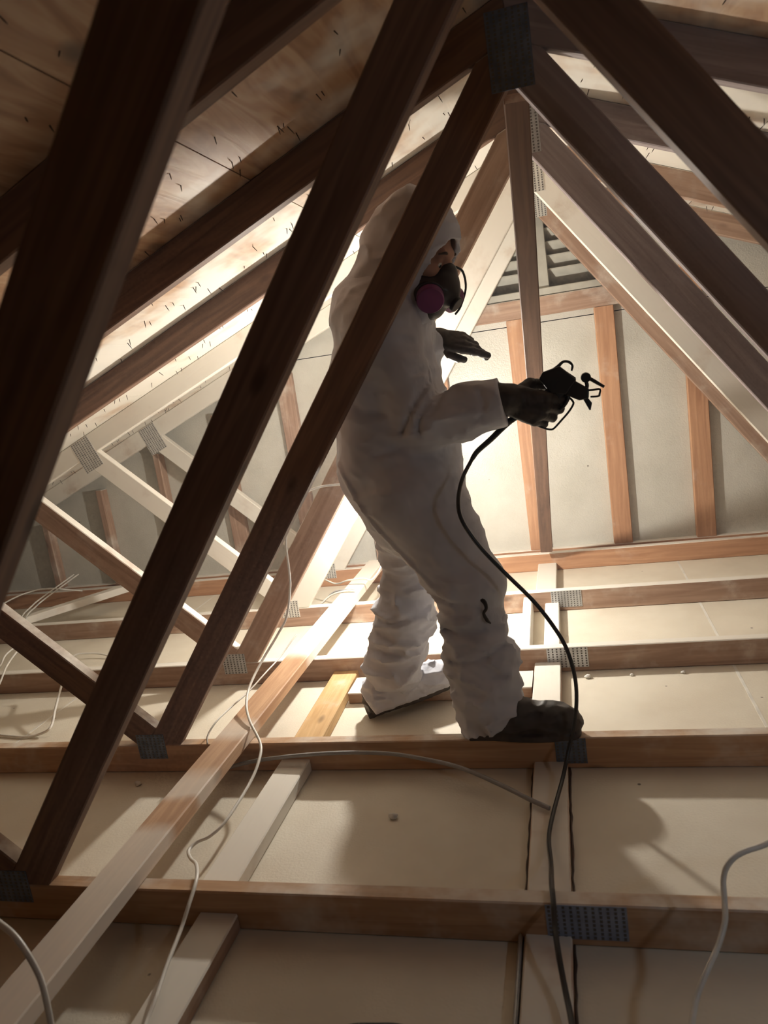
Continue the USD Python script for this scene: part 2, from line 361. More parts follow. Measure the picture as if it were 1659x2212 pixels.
# triangular louvered gable vent
vent = thing('gable_vent', 'triangular grey louvered vent high in the gable wall', 'vent', (0, GS, 1.33))
lumber('vent_sill', (-.37, GS - .005, 1.345), (.37, GS - .005, 1.345), .05, .034, 'vent_grey', vent)
lumber('vent_mullion', (.005, GS, 1.36), (.005, GS, 1.745), .05, .03, 'vent_grey', vent, zdir=(0, 1, 0))
for s in (-1, 1):
    lumber('vent_frame', (s * .36, GS, 1.35), (s * .012, GS, 1.765), .034, .03, 'vent_grey', vent, zdir=(0, 1, 0))
for i in range(6):
    z = 1.372 + i * .062; w = max(.05, (1.785 - z) * .80)
    lumber('louver', (-w, GS + .045, z + .03), (w, GS + .045, z + .03),    .118, .007, 'vent_grey', vent, zdir=unit((0, .75, .66)))
obj('screen', prism([(-.38, 1.335), (.38, 1.335), (0, 1.79)], .004, .0005), 'vent_grey', vent, frame=((0, GS + .092, 0), (1, 0, 0), (0, 1, 0), (0, 0, 1)))  # grey backing added behind the louvers to lighten the dark gaps
obj('wall_front', axis_box((-4.3, -1.62, 0), (4.3, -1.6, 1.84)), 'sheathing', label='far gable wall behind the camera', kind='structure')

# ------------------------------------------------------------------ trusses
def clip_half(poly, x, side):
    return poly.intersection(sbox(0, -1, 9, 9) if side > 0 else sbox(-9, -1, 0, 9))

def beam_poly(a, b, w):
    a, b = A(a, float), A(b, float); d = unit(b - a); n = A([-d[1], d[0]]) * w / 2
    return Polygon([a - n, b - n, b + n, a + n])

def place_poly(name, poly, d, y, t, material, parent, **kw):
    d = unit((d[0], 0, d[1])); Z = A([-d[2], 0, d[0]])
    P = A(poly.exterior.coords)[:-1]
    keep = [p for i, p in enumerate(P) if np.linalg.norm(p - P[i - 1]) > .004]
    P = A(keep); Q = [P[i] for i in range(len(P)) if abs(np.cross(unit(P[i] - P[i - 1]), unit(P[(i + 1) % len(P)] - P[i]))) > .01]
    P = A(Q); c = P.mean(0)
    L = np.stack([(P - c) @ A([d[0], d[2]]), (P - c) @ A([Z[0], Z[2]])], 1)
    return obj(name, prism(L, t), material, parent, frame=((c[0], y + t / 2, c[1]), d, (0, 1, 0), Z), **kw)

def gusset(parent, cx, cz, y, w, h, ang=0., material='plate_steel', **kw):
    """A toothed connector plate: thin sheet with rows of punched slots."""
    holes = []
    nx, nz = max(3, int(w / .0125)), max(4, int(h / .0085))
    for i in range(nx):
        for j in range(nz):
            u, v = (i + .5) / nx * w - w / 2, (j + .5) / nz * h - h / 2
            b = trimesh.creation.box(extents=(w / nx * .38, .0012, h / nz * .55)); b.apply_translation((u, -.0009, v)); holes.append(b)
    c, s = math.cos(ang), math.sin(ang)
    fr = ((cx, y - .0008, cz), (c, 0, s), (0, 1, 0), (-s, 0, c))
    g = obj('gusset_plate', cbox(w, .0012, h, .0003), material, parent, frame=fr, **kw)
    sl_ = obj('punched_slots', join(holes), 'slot_dark', g, kind='stuff', frame=(A([0, 0, 0.]), (1, 0, 0), (0, 1, 0), (0, 0, 1)))
    return g

LABELS = ['dark blurred roof truss nearest the camera, its web crossing the upper left corner',
          'brown roof truss second from the camera, blue-grey plate on its foreground joist',
          'brown roof truss that the worker stands on, with a dark plate at its peak',
          'brown roof truss just behind the worker, third joist up from the bottom of the picture',
          'pale painted roof truss one bay in front of the gable end',
          'pale painted roof truss right against the gable end wall']
#            chord, rafter L, rafter R, web L, web R, diagonals
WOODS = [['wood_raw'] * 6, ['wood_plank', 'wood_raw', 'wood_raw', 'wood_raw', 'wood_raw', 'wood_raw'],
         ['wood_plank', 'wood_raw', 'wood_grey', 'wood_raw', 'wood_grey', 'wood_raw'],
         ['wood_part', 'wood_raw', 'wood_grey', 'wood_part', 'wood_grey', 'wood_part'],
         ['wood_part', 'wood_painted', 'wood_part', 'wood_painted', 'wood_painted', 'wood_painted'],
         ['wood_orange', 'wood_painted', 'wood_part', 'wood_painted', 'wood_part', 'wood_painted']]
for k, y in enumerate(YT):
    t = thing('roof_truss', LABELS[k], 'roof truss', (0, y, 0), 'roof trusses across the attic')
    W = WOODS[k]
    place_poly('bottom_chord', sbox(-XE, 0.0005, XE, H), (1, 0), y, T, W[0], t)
    chord = sbox(-9, -1, 9, H)
    for i, s in enumerate((-1, 1)):
        raf = Polygon([(0, ZTOP - .0005), (s * XE, ZTOP - .0005 - PITCH * XE), (s * XE, ZBOT - PITCH * XE), (0, ZBOT)]).difference(chord)
        raf = max(getattr(raf, 'geoms', [raf]), key=lambda g: g.area)
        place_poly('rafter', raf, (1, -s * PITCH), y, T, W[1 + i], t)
        roof = Polygon([(0, 9), (0, ZBOT), (s * 9, ZBOT - PITCH * 9), (s * 9, 9)])
        web = clip_half(beam_poly((s * 1.40, 1.762 - 1.37 * 1.40), (-s * .2, 1.762 + .2 * 1.37), H), 0, s).difference(roof).difference(chord)
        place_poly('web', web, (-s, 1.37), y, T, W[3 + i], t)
        dia = beam_poly((s * 1.1, -1.06 + .925 * 1.1), (s * 2.4, -1.06 + .925 * 2.4), H).difference(roof.buffer(.0001)).difference(chord).difference(web)
        dia = max(getattr(dia, 'geoms', [dia]), key=lambda g: g.area)
        place_poly('diagonal_web', dia, (s, .925), y, T, W[5], t)
    pm = 'plate_shaded' if k < 3 else ('plate_steel' if k == 3 else 'plate_painted')
    gusset(t, -1.262, .086, y, .094, .080, 0, pm); gusset(t, 1.262, .086, y, .094, .080, 0, pm)
    gusset(t, 0.004, 1.748, y, .096, .165, 0, pm)
    gusset(t, -2.13, .905, y, .105, .15, math.atan(PITCH), pm); gusset(t, 2.13, .905, y, .105, .15, -math.atan(PITCH), pm)
    if k < 5: gusset(t, [-.01, -.003, -.022, -.024, -.022, .4][k], .052, y, [.14, .147, .08, .137, .125, .12][k], .072, 0, [None, 'plate_blue', 'plate_shaded'][k] if 0 < k < 3 else 'plate_steel')

# brace from the ridge down to the foot of the gable wall
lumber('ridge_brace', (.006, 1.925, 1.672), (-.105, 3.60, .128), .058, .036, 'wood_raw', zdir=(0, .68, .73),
       label='narrow brown brace sloping from the roof peak down behind the spray gun', cat='brace')
# plank lying along the joists and loose board at the left
lumber('long_plank', (-.9825, .45, H + T / 2), (-.9825, 3.655, H + T / 2), .089, T, 'plank_banded', label='long paint-smeared wooden plank lying flat across the joists from the lower left corner', cat='plank')
lumber('loose_board', (-2.40, 3.58, H + T / 2 + .001), (-2.79, 3.0, H + T / 2 + .001), .06, T, 'wood_painted', label='short pale loose board lying slanted across two far joists at the left', cat='board')
# blocks between the joists
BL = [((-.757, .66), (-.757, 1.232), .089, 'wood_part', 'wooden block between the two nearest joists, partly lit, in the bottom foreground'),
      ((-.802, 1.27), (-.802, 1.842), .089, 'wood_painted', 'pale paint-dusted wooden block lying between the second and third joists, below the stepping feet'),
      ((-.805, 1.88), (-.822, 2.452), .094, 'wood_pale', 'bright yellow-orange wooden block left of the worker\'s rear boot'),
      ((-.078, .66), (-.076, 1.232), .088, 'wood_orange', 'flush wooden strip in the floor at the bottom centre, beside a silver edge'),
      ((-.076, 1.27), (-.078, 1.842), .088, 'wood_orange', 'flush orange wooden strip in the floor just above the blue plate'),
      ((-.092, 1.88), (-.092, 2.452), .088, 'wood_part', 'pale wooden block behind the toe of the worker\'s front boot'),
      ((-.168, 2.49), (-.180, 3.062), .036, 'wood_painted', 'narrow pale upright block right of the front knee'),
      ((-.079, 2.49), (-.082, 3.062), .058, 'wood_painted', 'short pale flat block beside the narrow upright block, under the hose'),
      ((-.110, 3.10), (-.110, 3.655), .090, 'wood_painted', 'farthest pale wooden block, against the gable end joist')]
for i, (a, b, w, m, lab) in enumerate(BL):
    z = .011 if i in (3, 4) else T / 2 + .0006
    th = .021 if i in (3, 4) else (.07 if i == 6 else T)
    z = th / 2 + .0006
    ya, yb = a[1] + .0005, b[1] - .0005
    if i in (3, 4): ya += .002
    lumber('wooden_block', (a[0], ya, z), (b[0], yb, z), w, th, m, label=lab, cat='wooden block', group='blocks between the joists')
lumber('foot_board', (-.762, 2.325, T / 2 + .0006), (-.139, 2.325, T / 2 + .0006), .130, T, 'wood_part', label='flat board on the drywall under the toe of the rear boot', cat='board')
# thin dark tubes laid in as the gaps along the flush strips
for i, (x, y0, y1) in enumerate(((-.1245, 1.272, 1.841), (-.029, 1.272, 1.841), (-.029, .7, 1.23))):
    pts = [(x + rng.uniform(-.0015, .0015), y0 + (y1 - y0) * j / 24, .003) for j in range(25)]
    obj('caulk_bead', tube(pts, [rng.uniform(.002, .0036) for _ in range(12)], 6, 2), 'nail_steel',
        label=['ragged dark strip laid in as the gap along the left edge of the orange floor strip', 'ragged dark strip laid in as the gap along the right edge of the orange floor strip', 'dark strip laid in as the gap right of the bottom centre floor strip'][i], cat='gap line')
lumber('metal_edge', (-.128, .7, .012), (-.128, 1.231, .012), .008, .022, 'plate_steel', label='thin silver metal edge along the bottom centre floor strip', cat='metal edge')

# ------------------------------------------------------------------ cables and hoses
def cable(name, pts, r, material, label, cat='cable'):
    return obj(name, tube(pts, r, 8, 7), material, label=label, cat=cat, smooth=True)
cable('cable', [(-0.70, 2.43, 0.735), (-0.802, 2.42, 0.735), (-0.865, 2.40, 0.71), (-0.909, 2.38, 0.640), (-0.930, 2.36, 0.570), (-0.926, 2.335, 0.480), (-0.924, 2.31, 0.415), (-0.932, 2.26, 0.332), (-0.959, 2.22, 0.282), (-0.998, 2.14, 0.219), (-1.008, 2.05, 0.179), (-0.991, 1.97, 0.155), (-0.947, 1.887, 0.138), (-0.882, 1.8, 0.115), (-0.863, 1.74, 0.099), (-0.861, 1.66, 0.077), (-0.867, 1.52, 0.062), (-0.89, 1.47, 0.051), (-0.919, 1.45, 0.046), (-0.925, 1.42, 0.045), (-0.897, 1.38, 0.055), (-0.845, 1.32, .085), (-0.811, 1.259, 0.096), (-0.8, 1.2, 0.085), (-0.797, 1.15, 0.066), (-0.785, 1.07, 0.058), (-0.769, 1.0, 0.055), (-0.762, 0.951, 0.05), (-0.74, 0.877, 0.05), (-.728, .80, .046), (-.72, .74, .046), (-.70, .68, .046)], .0042, 'cable_white', 'long white cable hanging in front of the webs and snaking down over the joists')
cable('cable', [(-1.072, 1.838, 0.094), (-1.078, 1.861, 0.11), (-1.068, 1.908, 0.13), (-1.056, 2.0, 0.134), (-1.037, 2.084, 0.14), (-1.013, 2.188, 0.16), (-1.000, 2.3, 0.17), (-0.969, 2.4, 0.211)], .0026, 'cable_white', 'thin pale wire curving along the left side of the long plank')
cable('cable', [(-.80, 3.60, .62), (-0.976, 3.5, 0.492), (-1.053, 3.48, 0.385), (-1.163, 3.43, 0.262), (-1.28, 3.35, 0.167), (-1.332, 3.3, 0.091), (-1.285, 3.2, 0.047), (-1.166, 3.13, 0.06), (-1.08, 3.13, 0.115), (-1.00, 3.12, 0.137), (-.955, 3.12, .133)], .0045, 'cable_white', 'white cable bundle looping down beside the far web left of the worker')
cable('cable', [(-.76, 3.60, .60), (-.935, 3.52, .50), (-1.02, 3.5, .392), (-1.14, 3.45, .262), (-1.262, 3.38, .17), (-1.305, 3.32, .10), (-1.25, 3.22, .052), (-1.15, 3.15, .065), (-1.07, 3.145, .125), (-1.00, 3.135, .137), (-.96, 3.135, .132)], .0035, 'cable_grey', 'grey cable running inside the white looping bundle')
cable('cable', [(-1.17, 3.35, .129), (-1.10, 3.30, .12), (-1.02, 3.24, .15), (-.94, 3.22, .16), (-.886, 3.2, .16), (-.845, 3.27, .22), (-.86, 3.42, .309), (-.90, 3.52, .40), (-.905, 3.55, .47)], .0042, 'cable_white', 'single white cable drooping over the far end of the long plank')
cable('cable', [(-1.75, 1.0, .008), (-1.55, .98, .02), (-1.30, .93, .16), (-1.10, .89, .30), (-0.929, 0.85, 0.353), (-0.877, 0.83, 0.352), (-0.846, 0.82, 0.341), (-0.82, 0.81, 0.32), (-0.798, 0.8, 0.288), (-0.787, 0.79, 0.258), (-0.781, 0.78, 0.215), (-0.782, 0.77, 0.164), (-.825, .748, .075), (-.88, .72, .010), (-.97, .70, .006), (-1.2, .72, .006)], .0048, 'cable_white', 'thick white cable arching through the lower left corner')
cable('cable', [(1.10, 1.45, .008), (.95, 1.40, .03), (.72, 1.31, .17), (.52, 1.27, .235), (0.362, 1.25, 0.24), (0.31, 1.22, 0.232), (0.263, 1.2, 0.227), (0.24, 1.19, 0.212), (0.23, 1.18, 0.191), (0.225, 1.15, 0.171), (0.219, 1.12, 0.161), (0.203, 1.09, 0.144), (0.179, 1.05, 0.133), (0.158, 1.02, 0.114), (0.143, 0.98, 0.1), (0.131, 0.93, 0.084), (.125, .87, .03), (.14, .80, .007), (.22, .74, .006), (.42, .70, .006)], .0048, 'cable_white', 'white cable hanging at the lower right edge in front of the blue plate joist')
cable('cable', [(-1.985, 2.41, .105), (-1.972, 2.40, 0.100), (-1.92, 2.30, 0.093), (-1.865, 2.179, 0.06), (-1.828, 2.093, 0.03), (-1.871, 2.08, 0.010), (-1.933, 2.07, 0.006), (-2.047, 2.088, 0.006), (-2.199, 2.121, 0.006)], .0045, 'cable_white', 'white cable bending off a joist onto the drywall at the left edge')
cable('cable', [(-2.4, 1.9, .008), (-2.2, 1.93, .02), (-2.10, 2.02, .07), (-2.10, 2.115, 0.1), (-2.235, 2.34, 0.1), (-2.32, 2.482, 0.11), (-2.371, 2.601, 0.12), (-2.426, 2.754, 0.13), (-2.674, 3.05, 0.135), (-2.727, 3.2, 0.147), (-2.739, 3.3, 0.16), (-2.74, 3.6, .2)], .004, 'cable_white', 'right cable of the white pair running up the left edge over the joists')
cable('cable', [(-2.5, 1.93, .008), (-2.3, 1.96, .02), (-2.20, 2.03, .07), (-2.20, 2.1, .1), (-2.287, 2.323, 0.1), (-2.38, 2.511, 0.1), (-2.413, 2.591, 0.12), (-2.46, 2.75, 0.13), (-2.70, 3.05, .137), (-2.753, 3.2, .15), (-2.765, 3.3, .163), (-2.77, 3.6, .2)], .004, 'cable_white', 'left cable of the white pair running up the left edge over the joists')
cable('cable', [(-3.047, 3.2, 0.129), (-2.947, 3.2, 0.167), (-2.895, 3.25, 0.187), (-2.844, 3.3, 0.198), (-2.795, 3.4, 0.184), (-2.74, 3.6, .10)], .004, 'cable_white', 'short white cable arching over the far joist at the left edge')
cable('cable', [(-2.27, 2.74, .005), (-2.25, 2.76, .012), (-2.219, 2.773, 0.03), (-2.188, 2.791, 0.03), (-2.10, 2.80, 0.02), (-1.98, 2.76, .006), (-1.85, 2.705, .006), (-1.746, 2.685, 0.006), (-1.634, 2.683, 0.006), (-1.5, 2.69, .006)], .004, 'cable_white', 'white cable lying on the drywall behind the left diagonal web')
cable('spray_hose', [(-0.083, 1.945, 0.932), (-0.112, 1.945, 0.912), (-0.145, 1.94, 0.886), (-0.182, 1.935, 0.86), (-0.204, 1.92, 0.833), (-0.222, 1.86, 0.800), (-0.229, 1.80, 0.757), (-0.222, 1.78, 0.712), (-0.188, 1.78, 0.645), (-0.137, 1.79, 0.572), (-0.072, 1.79, 0.490), (-0.030, 1.79, 0.420), (-0.005, 1.79, 0.362), (0.008, 1.79, 0.290), (0.007, 1.79, 0.225), (-0.005, 1.785, 0.156), (-0.023, 1.775, 0.101), (-0.044, 1.72, 0.049), (-0.067, 1.6, 0.035), (-0.077, 1.504, 0.035), (-0.069, 1.391, 0.055), (-0.063, 1.283, 0.098), (-0.059, 1.226, 0.099), (-0.058, 1.19, 0.083), (-0.053, 1.14, 0.070), (-0.043, 1.078, 0.050), (-0.035, 1.03, 0.045), (-0.024, 0.93, 0.045), (-.015, .85, .045), (.0, .76, .045), (.02, .69, .08), (.03, .64, .098), (.03, .60, .09), (.03, .54, .03), (.04, .45, .007), (.1, .1, .007)], .0052, 'hose_black', 'black paint hose drooping from the spray gun past the front boot onto the floor', 'hose')
cable('grey_tube', [(-1.03, 1.80, .03), (-0.9, 1.81, 0.055), (-0.699, 1.815, 0.070), (-0.523, 1.815, 0.068), (-0.391, 1.79, 0.060), (-0.299, 1.76, 0.052), (-0.199, 1.7, 0.043), (-0.128, 1.65, 0.036), (-0.077, 1.616, 0.033)], .006, 'cable_grey', 'grey tube with a cut end lying below the worker, tip on the orange floor strip', 'tube')
cable('black_cord', [(-.62, .72, .007), (-.56, .86, .008), (-0.49, 0.96, 0.01), (-0.42, 1.008, 0.012), (-0.365, 1.019, 0.012), (-0.308, 1.018, 0.012), (-0.225, 0.985, 0.01), (-.17, .92, .008), (-.15, .82, .007), (-.145, .70, .007)], .005, 'hose_black', 'black cord arc at the bottom edge of the picture', 'cord')
for i, (x, y, s, lab) in enumerate([(-.466, 1.62, .011, 'small white crumb on the drywall below the worker'), (.037, 2.395, .010, 'white paint crumb on the drywall right of the front boot, first of the row'),
                                    (.178, 2.40, .006, 'tiny white crumb second in the row below the lit joist'), (.338, 2.404, .007, 'tiny white crumb at the right end of the row below the lit joist'), (-1.286, 1.832 - .06, .010, 'white crumb on the shaded drywall left of the long plank')]):
    m = trimesh.creation.icosphere(2, s); m.vertices *= (1 + .5 * (meshkit.noise(m.vertices * 140, i) - .5))[:, None] * A([1.1, .8, .7]); m.apply_translation((x, y, s * .6))
    obj('paint_crumb', m, 'chip', label=lab, cat='paint crumb', smooth=True)

# ------------------------------------------------------------------ work lamp (hidden behind the worker)
def clamp_lamp(P, CL, glow, label):
    lp = thing('work_lamp', label, 'work lamp', P); dv = unit(CL - P)
    obj('clamp', join([hull(*[(CL[0] + a, CL[1] + b, CL[2] + c, .004) for a in (-.02, .02) for b in (-.006, .006) for c in (-.03, .03)]), tube([CL, P + dv * .075], .005, 10, smooth=False)]), 'lamp_steel', lp, smooth=30)
    obj('socket', tube([P + dv * z for z in (.085, .08, .05, .032)], [.012, .017, .017, .012], 16, smooth=False), 'black_plastic', lp, smooth=30)
    b = trimesh.creation.icosphere(2, .030); b.apply_translation(P)
    obj('bulb', b, glow, lp, smooth=True)
clamp_lamp(LAMP, A([-.755, 3.050, .735]), 'lamp_glow', 'bare bulb work lamp clamped to the pale web behind the worker')
clamp_lamp(LAMP2, A([.68, 1.2, .90]), 'lamp_cool', 'cool bulb work lamp clamped to the right web of the second truss')

# ------------------------------------------------------------------ fine spray mist filling the attic
mat('mist', {'v': ('principled_volume', {'color': (.84, .86, .98), 'density': HAZE, 'anisotropy': .15})}, [], surface=None, volume='v.volume')
hp_ = trimesh.convex.convex_hull(A([(x, y, z) for y in (1.0, 3.69) for x, z in ((-3.0, .24), (1.9, .24), (1.9, ZTOP - PITCH * 1.9), (-3.0, ZTOP - PITCH * 3.0), (0, ZTOP))]))
obj('mist', hp_, 'mist', label='thin pale spray mist hanging in the attic air', cat='mist', kind='stuff')
#PERSON#
# ------------------------------------------------------------------ the worker
BASE = A([-.36, 2.04, 0.0])
me = thing('person', 'worker in hooded white coveralls and respirator standing on the joists holding a spray gun', 'person', BASE)
HC = A([-.292, 2.05, 1.378])                                  # head centre
HF = unit((.88, -.27, -.40)); HL = unit(np.cross((0, 0, 1), HF)); HU = np.cross(HF, HL)
def tohead(p): return (p - HC) @ np.stack([HF, HL, HU], 1)
def hp(x, y, z): return HC + HF * x + HL * y + HU * z

def limbs(p, g, mode):
    """Distance to the clothed figure; g shrinks it for the body underneath."""
    d = rcone(p, (-.43, 2.08, 1.225), (-.438, 2.08, 1.04), .140 - g, .170 - g, (1, 1.12, 1))
    d = smin(d, rcone(p, (-.435, 2.08, 1.05), (-.428, 2.08, .84), .168 - g, .180 - g, (1, 1.05, 1)), .05)
    d = smin(d, rcone(p, (-.425, 2.07, .86), (-.395, 2.06, .71), .172 - g, .160 - g), .05)
    d = smin(d, rcone(p, (-.315, 2.055, 1.375), (-.43, 2.08, 1.25), .085 - g * .5, .135 - g), .05)            # neck and nape
    d = smin(d, rcone(p, (-.40, 1.985, 1.215), (-.40, 2.20, 1.215), .098 - g, .098 - g), .05)                # shoulders
    # right arm (near the camera), elbow bent, forearm forward
    d = smin(d, rcone(p, (-.395, 1.965, 1.20), (-.325, 1.945, .962), .094 - g, .080 - g), .035)
    d = smin(d, rcone(p, (-.315, 1.940, .948), (-.100, 1.930, .980), .083 - g, .068 - g), .025)
    # left arm, raised behind the chest
    d = smin(d, rcone(p, (-.40, 2.20, 1.21), (-.375, 2.31, 1.06), .090 - g, .075 - g), .035)
    d = smin(d, rcone(p, (-.375, 2.31, 1.06), (-.315, 2.285, 1.150), .072 - g, .046 - g), .025)
    # right leg
    d2 = rcone(p, (-.375, 1.99, .74), (-.262, 1.945, .515), .150 - g, .100 - g)
    d2 = smin(d2, rcone(p, (-.262, 1.945, .51), (-.250, 1.93, .43), .094 - g, .080 - g), .018)
    d2 = smin(d2, rcone(p, (-.249, 1.93, .41), (-.238, 1.90, .30), .080 - g, .088 - g), .02)
    d2 = smin(d2, rcone(p, (-.238, 1.90, .31), (-.226, 1.878, .150), .087 - g, .094 - g), .02)
    # left leg
    d3 = rcone(p, (-.43, 2.13, .70), (-.470, 2.18, .47), .140 - g, .082 - g)
    d3 = smin(d3, rcone(p, (-.470, 2.18, .47), (-.508, 2.185, .34), .080 - g, .097 - g), .02)
    d3 = smin(d3, rcone(p, (-.508, 2.185, .34), (-.560, 2.185, .17), .097 - g, .094 - g), .02)
    d = smin(d, smin(d2, d3, .012), .03)
    return d

CREASES = [([(-.575, .866), (-.532, .765), (-.436, .629), (-.337, .522)], .009, .007, 2.1),           ([(-.277, 1.067), (-.306, 1.030), (-.338, .975), (-.364, .936)], -.014, .008, 1.96), ([(-.256, 1.041), (-.285, 1.004), (-.311, .966), (-.319, .931)], -.014, .007, 1.96),
           ([(-.242, 1.031), (-.261, 1.003), (-.283, .974)], -.012, .006, 1.96), ([(-.276, 1.075), (-.299, 1.08), (-.317, 1.076)], -.012, .007, 1.96), ([(-.154, 1.015), (-.146, .985), (-.156, .952)], -.008, .007, 1.96),
           ([(-.448, .879), (-.375, .896), (-.30, .896), (-.234, .888)], -.008, .010, 2.0), ([(-.283, 1.13), (-.274, 1.094), (-.265, 1.022)], -.012, .009, 2.0), ([(-.52, 1.05), (-.47, 1.0), (-.40, .985)], -.008, .012, 2.0),
           ([(-.336, .492), (-.276, .474), (-.206, .490), (-.150, .505)], -.014, .007, 2.05), ([(-.306, .322), (-.225, .331), (-.149, .36)], -.010, .007, 2.02), ([(-.32, .40), (-.25, .385), (-.17, .41)], -.006, .007, 2.02),
           ([(-.24, .21), (-.19, .26), (-.15, .28)], .008, .009, 2.02), ([(-.66, .22), (-.58, .25), (-.47, .22)], -.009, .008, 2.4), ([(-.62, .36), (-.53, .34), (-.42, .37)], -.009, .008, 2.4), ([(-.46, .20), (-.50, .15), (-.55, .12)], .010, .008, 2.4),
           ([(-.58, .45), (-.50, .43), (-.43, .46)], -.010, .008, 2.4)
           ]
def folds(p, d, seed=3):
    near = np.abs(d) < .035
    q = p[near]
    n = meshkit.noise(q * A([11, 11, 17]) + q[:, [2]] * A([5., 0, 3]), seed)
    r = (1 - np.abs(2 * n - 1)) ** 3
    n2 = meshkit.noise(q * A([23, 20, 30]) + q[:, [0]] * A([0, 4., 9]), seed + 5)
    r2 = (1 - np.abs(2 * n2 - 1)) ** 4
    lump = meshkit.noise(q * 6.5, seed + 9) - .5
    legs = np.clip((.58 - q[:, 2]) / .15, 0, 1); arm = np.exp(-((q[:, 0] + .28) / .10) ** 2 - ((q[:, 2] - .95) / .10) ** 2)
    q2 = q[:, [0, 2]]; line = np.zeros(len(q))
    for pts, amp, w, ylim in CREASES:
        e = np.full(len(q), 9.)
        for a, b in zip(pts, pts[1:]):
            a, b = A(a), A(b); t = np.clip(((q2 - a) @ (b - a)) / ((b - a) @ (b - a)), 0, 1); e = np.minimum(e, np.linalg.norm(q2 - a - t[:, None] * (b - a), axis=1))
        line += amp * np.exp(-(e / w) ** 2) * (q[:, 1] < ylim)
    out = d.copy(); out[near] -= line; out[near] -= r * (.006 + .011 * legs + .009 * arm) + r2 * (.003 + .004 * arm + .006 * legs) + lump * .022
    return out

def suit(p):
    d = folds(p, limbs(p, .010, 0))
    # overhanging blouse of the trouser above the knee
    d = smin(d, rcone(p, (-.272, 1.945, .530), (-.240, 1.935, .502), .096, .094), .006)
    # cuffs are open below: cut at the hems
    hemR = (.116 + .34 * np.clip(p[:, 0] + .26, -.1, .2)) - p[:, 2]
    hemL = (.085 - .10 * (p[:, 0] + .55)) - p[:, 2]
    cut = np.where(p[:, 0] + (p[:, 1] - 2.04) * -.9 > -.40, hemR, hemL)
    d = np.maximum(d, cut)
    neck = rcone(p, HC, HC + A([.02, 0, -.02]), .112, .112)
    d = np.maximum(d, -(neck))
    wristR = (p - A([-.103, 1.93, .980])) @ unit((.99, 0, .12)); 
    d = np.maximum(d, np.where((p[:, 2] > .85) & (p[:, 2] < 1.1) & (p[:, 0] > -.2) , wristR, -1))
    return d
obj('coverall', nets(suit, (-.76, 1.72, .04), (-.02, 2.46, 1.42), .0078), 'cloth', me, smooth=True)

def hood(p):
    q = tohead(p)
    d = ell(q, (-.014, 0, .022), (.120, .100, .128))
    d = smin(d, rcone(p, hp(-.045, 0, .09), hp(-.09, 0, .02), .070, .075), .04)
    d = smin(d, rcone(p, hp(-.06, 0, .0), (-.415, 2.075, 1.28), .078, .115), .05)
    d = smin(d, rcone(p, hp(.0, 0, -.075), (-.36, 2.06, 1.27), .080, .10), .03)
    near = np.abs(d) < .03
    n = meshkit.noise(p[near] * A([16, 16, 22]), 21); d[near] -= (1 - np.abs(2 * n - 1)) ** 3 * .007 + (meshkit.noise(p[near] * 9, 4) - .5) * .012
    opening = ell(q, (.135, 0, -.035), (.130, .082, .108))
    d = np.maximum(d, -opening)
    inner = ell(q, (.0, 0, .012), (.100, .082, .108)); inner = smin(inner, ell(q, (.05, 0, -.06), (.075, .06, .08)), .03)
    return np.maximum(d, -inner)
obj('hood', nets(hood, (-.56, 1.90, 1.20), (-.12, 2.22, 1.62), .0052), 'cloth', me, smooth=True)

def bare(p):
    d = limbs(p, .040, 1)
    q = tohead(p)
    h = ell(q, (-.012, 0, .030), (.094, .074, .088))
    h = smin(h, rcone(q, (.030, 0, -.035), (.050, 0, -.090), .058, .034), .03)
    h = smin(h, rcone(q, (-.02, 0, -.05), (-.05, 0, -.14), .055, .060), .03)
    h = smin(h, rcone(q, (.080, .020, .026), (.080, -.020, .026), .014, .014), .015)                      # brow
    h = smin(h, rcone(q, (.085, 0, .012), (.108, 0, -.028), .009, .013), .012)                            # nose
    for s in (-1, 1):
        h = smin(h, rcone(q, (.066, s * .040, -.022), (.05, s * .052, -.015), .018, .018), .02)            # cheekbones
        h = np.maximum(h, -(np.linalg.norm(q - A([.094, s * .031, .004]), axis=1) - .0155))               # eye sockets
        h = smin(h, np.linalg.norm(q - A([.074, s * .031, .004]), axis=1) - .0135, .004)
        h = smin(h, ell(q, (-.012, s * .074, -.005), (.018, .010, .030)), .008)                           # ears
    h = smin(h, rcone(q, (.083, .018, -.062), (.083, -.018, -.062), .007, .007), .006)                     # lips
    return smin(d, h, .02)
obj('body', nets(bare, (-.70, 1.80, .10), (-.05, 2.40, 1.56), .0068), 'skin', me, smooth=True)
for s in (-1, 1):
    e = trimesh.creation.icosphere(2, .0112); e.apply_translation(hp(.0762, s * .031, -.001)); obj('eye', e, 'eye_white', me, smooth=True)
    e = trimesh.creation.icosphere(2, .0056); e.apply_translation(hp(.0829, s * .031, -.004)); obj('iris', e, 'black_plastic', me, smooth=True)
    obj('eyebrow', tube([hp(.088, s * .014, .024), hp(.091, s * .028, .029), hp(.080, s * .046, .023)], [.003, .0042, .0018], 6, 4), 'nail_steel', me, smooth=True)

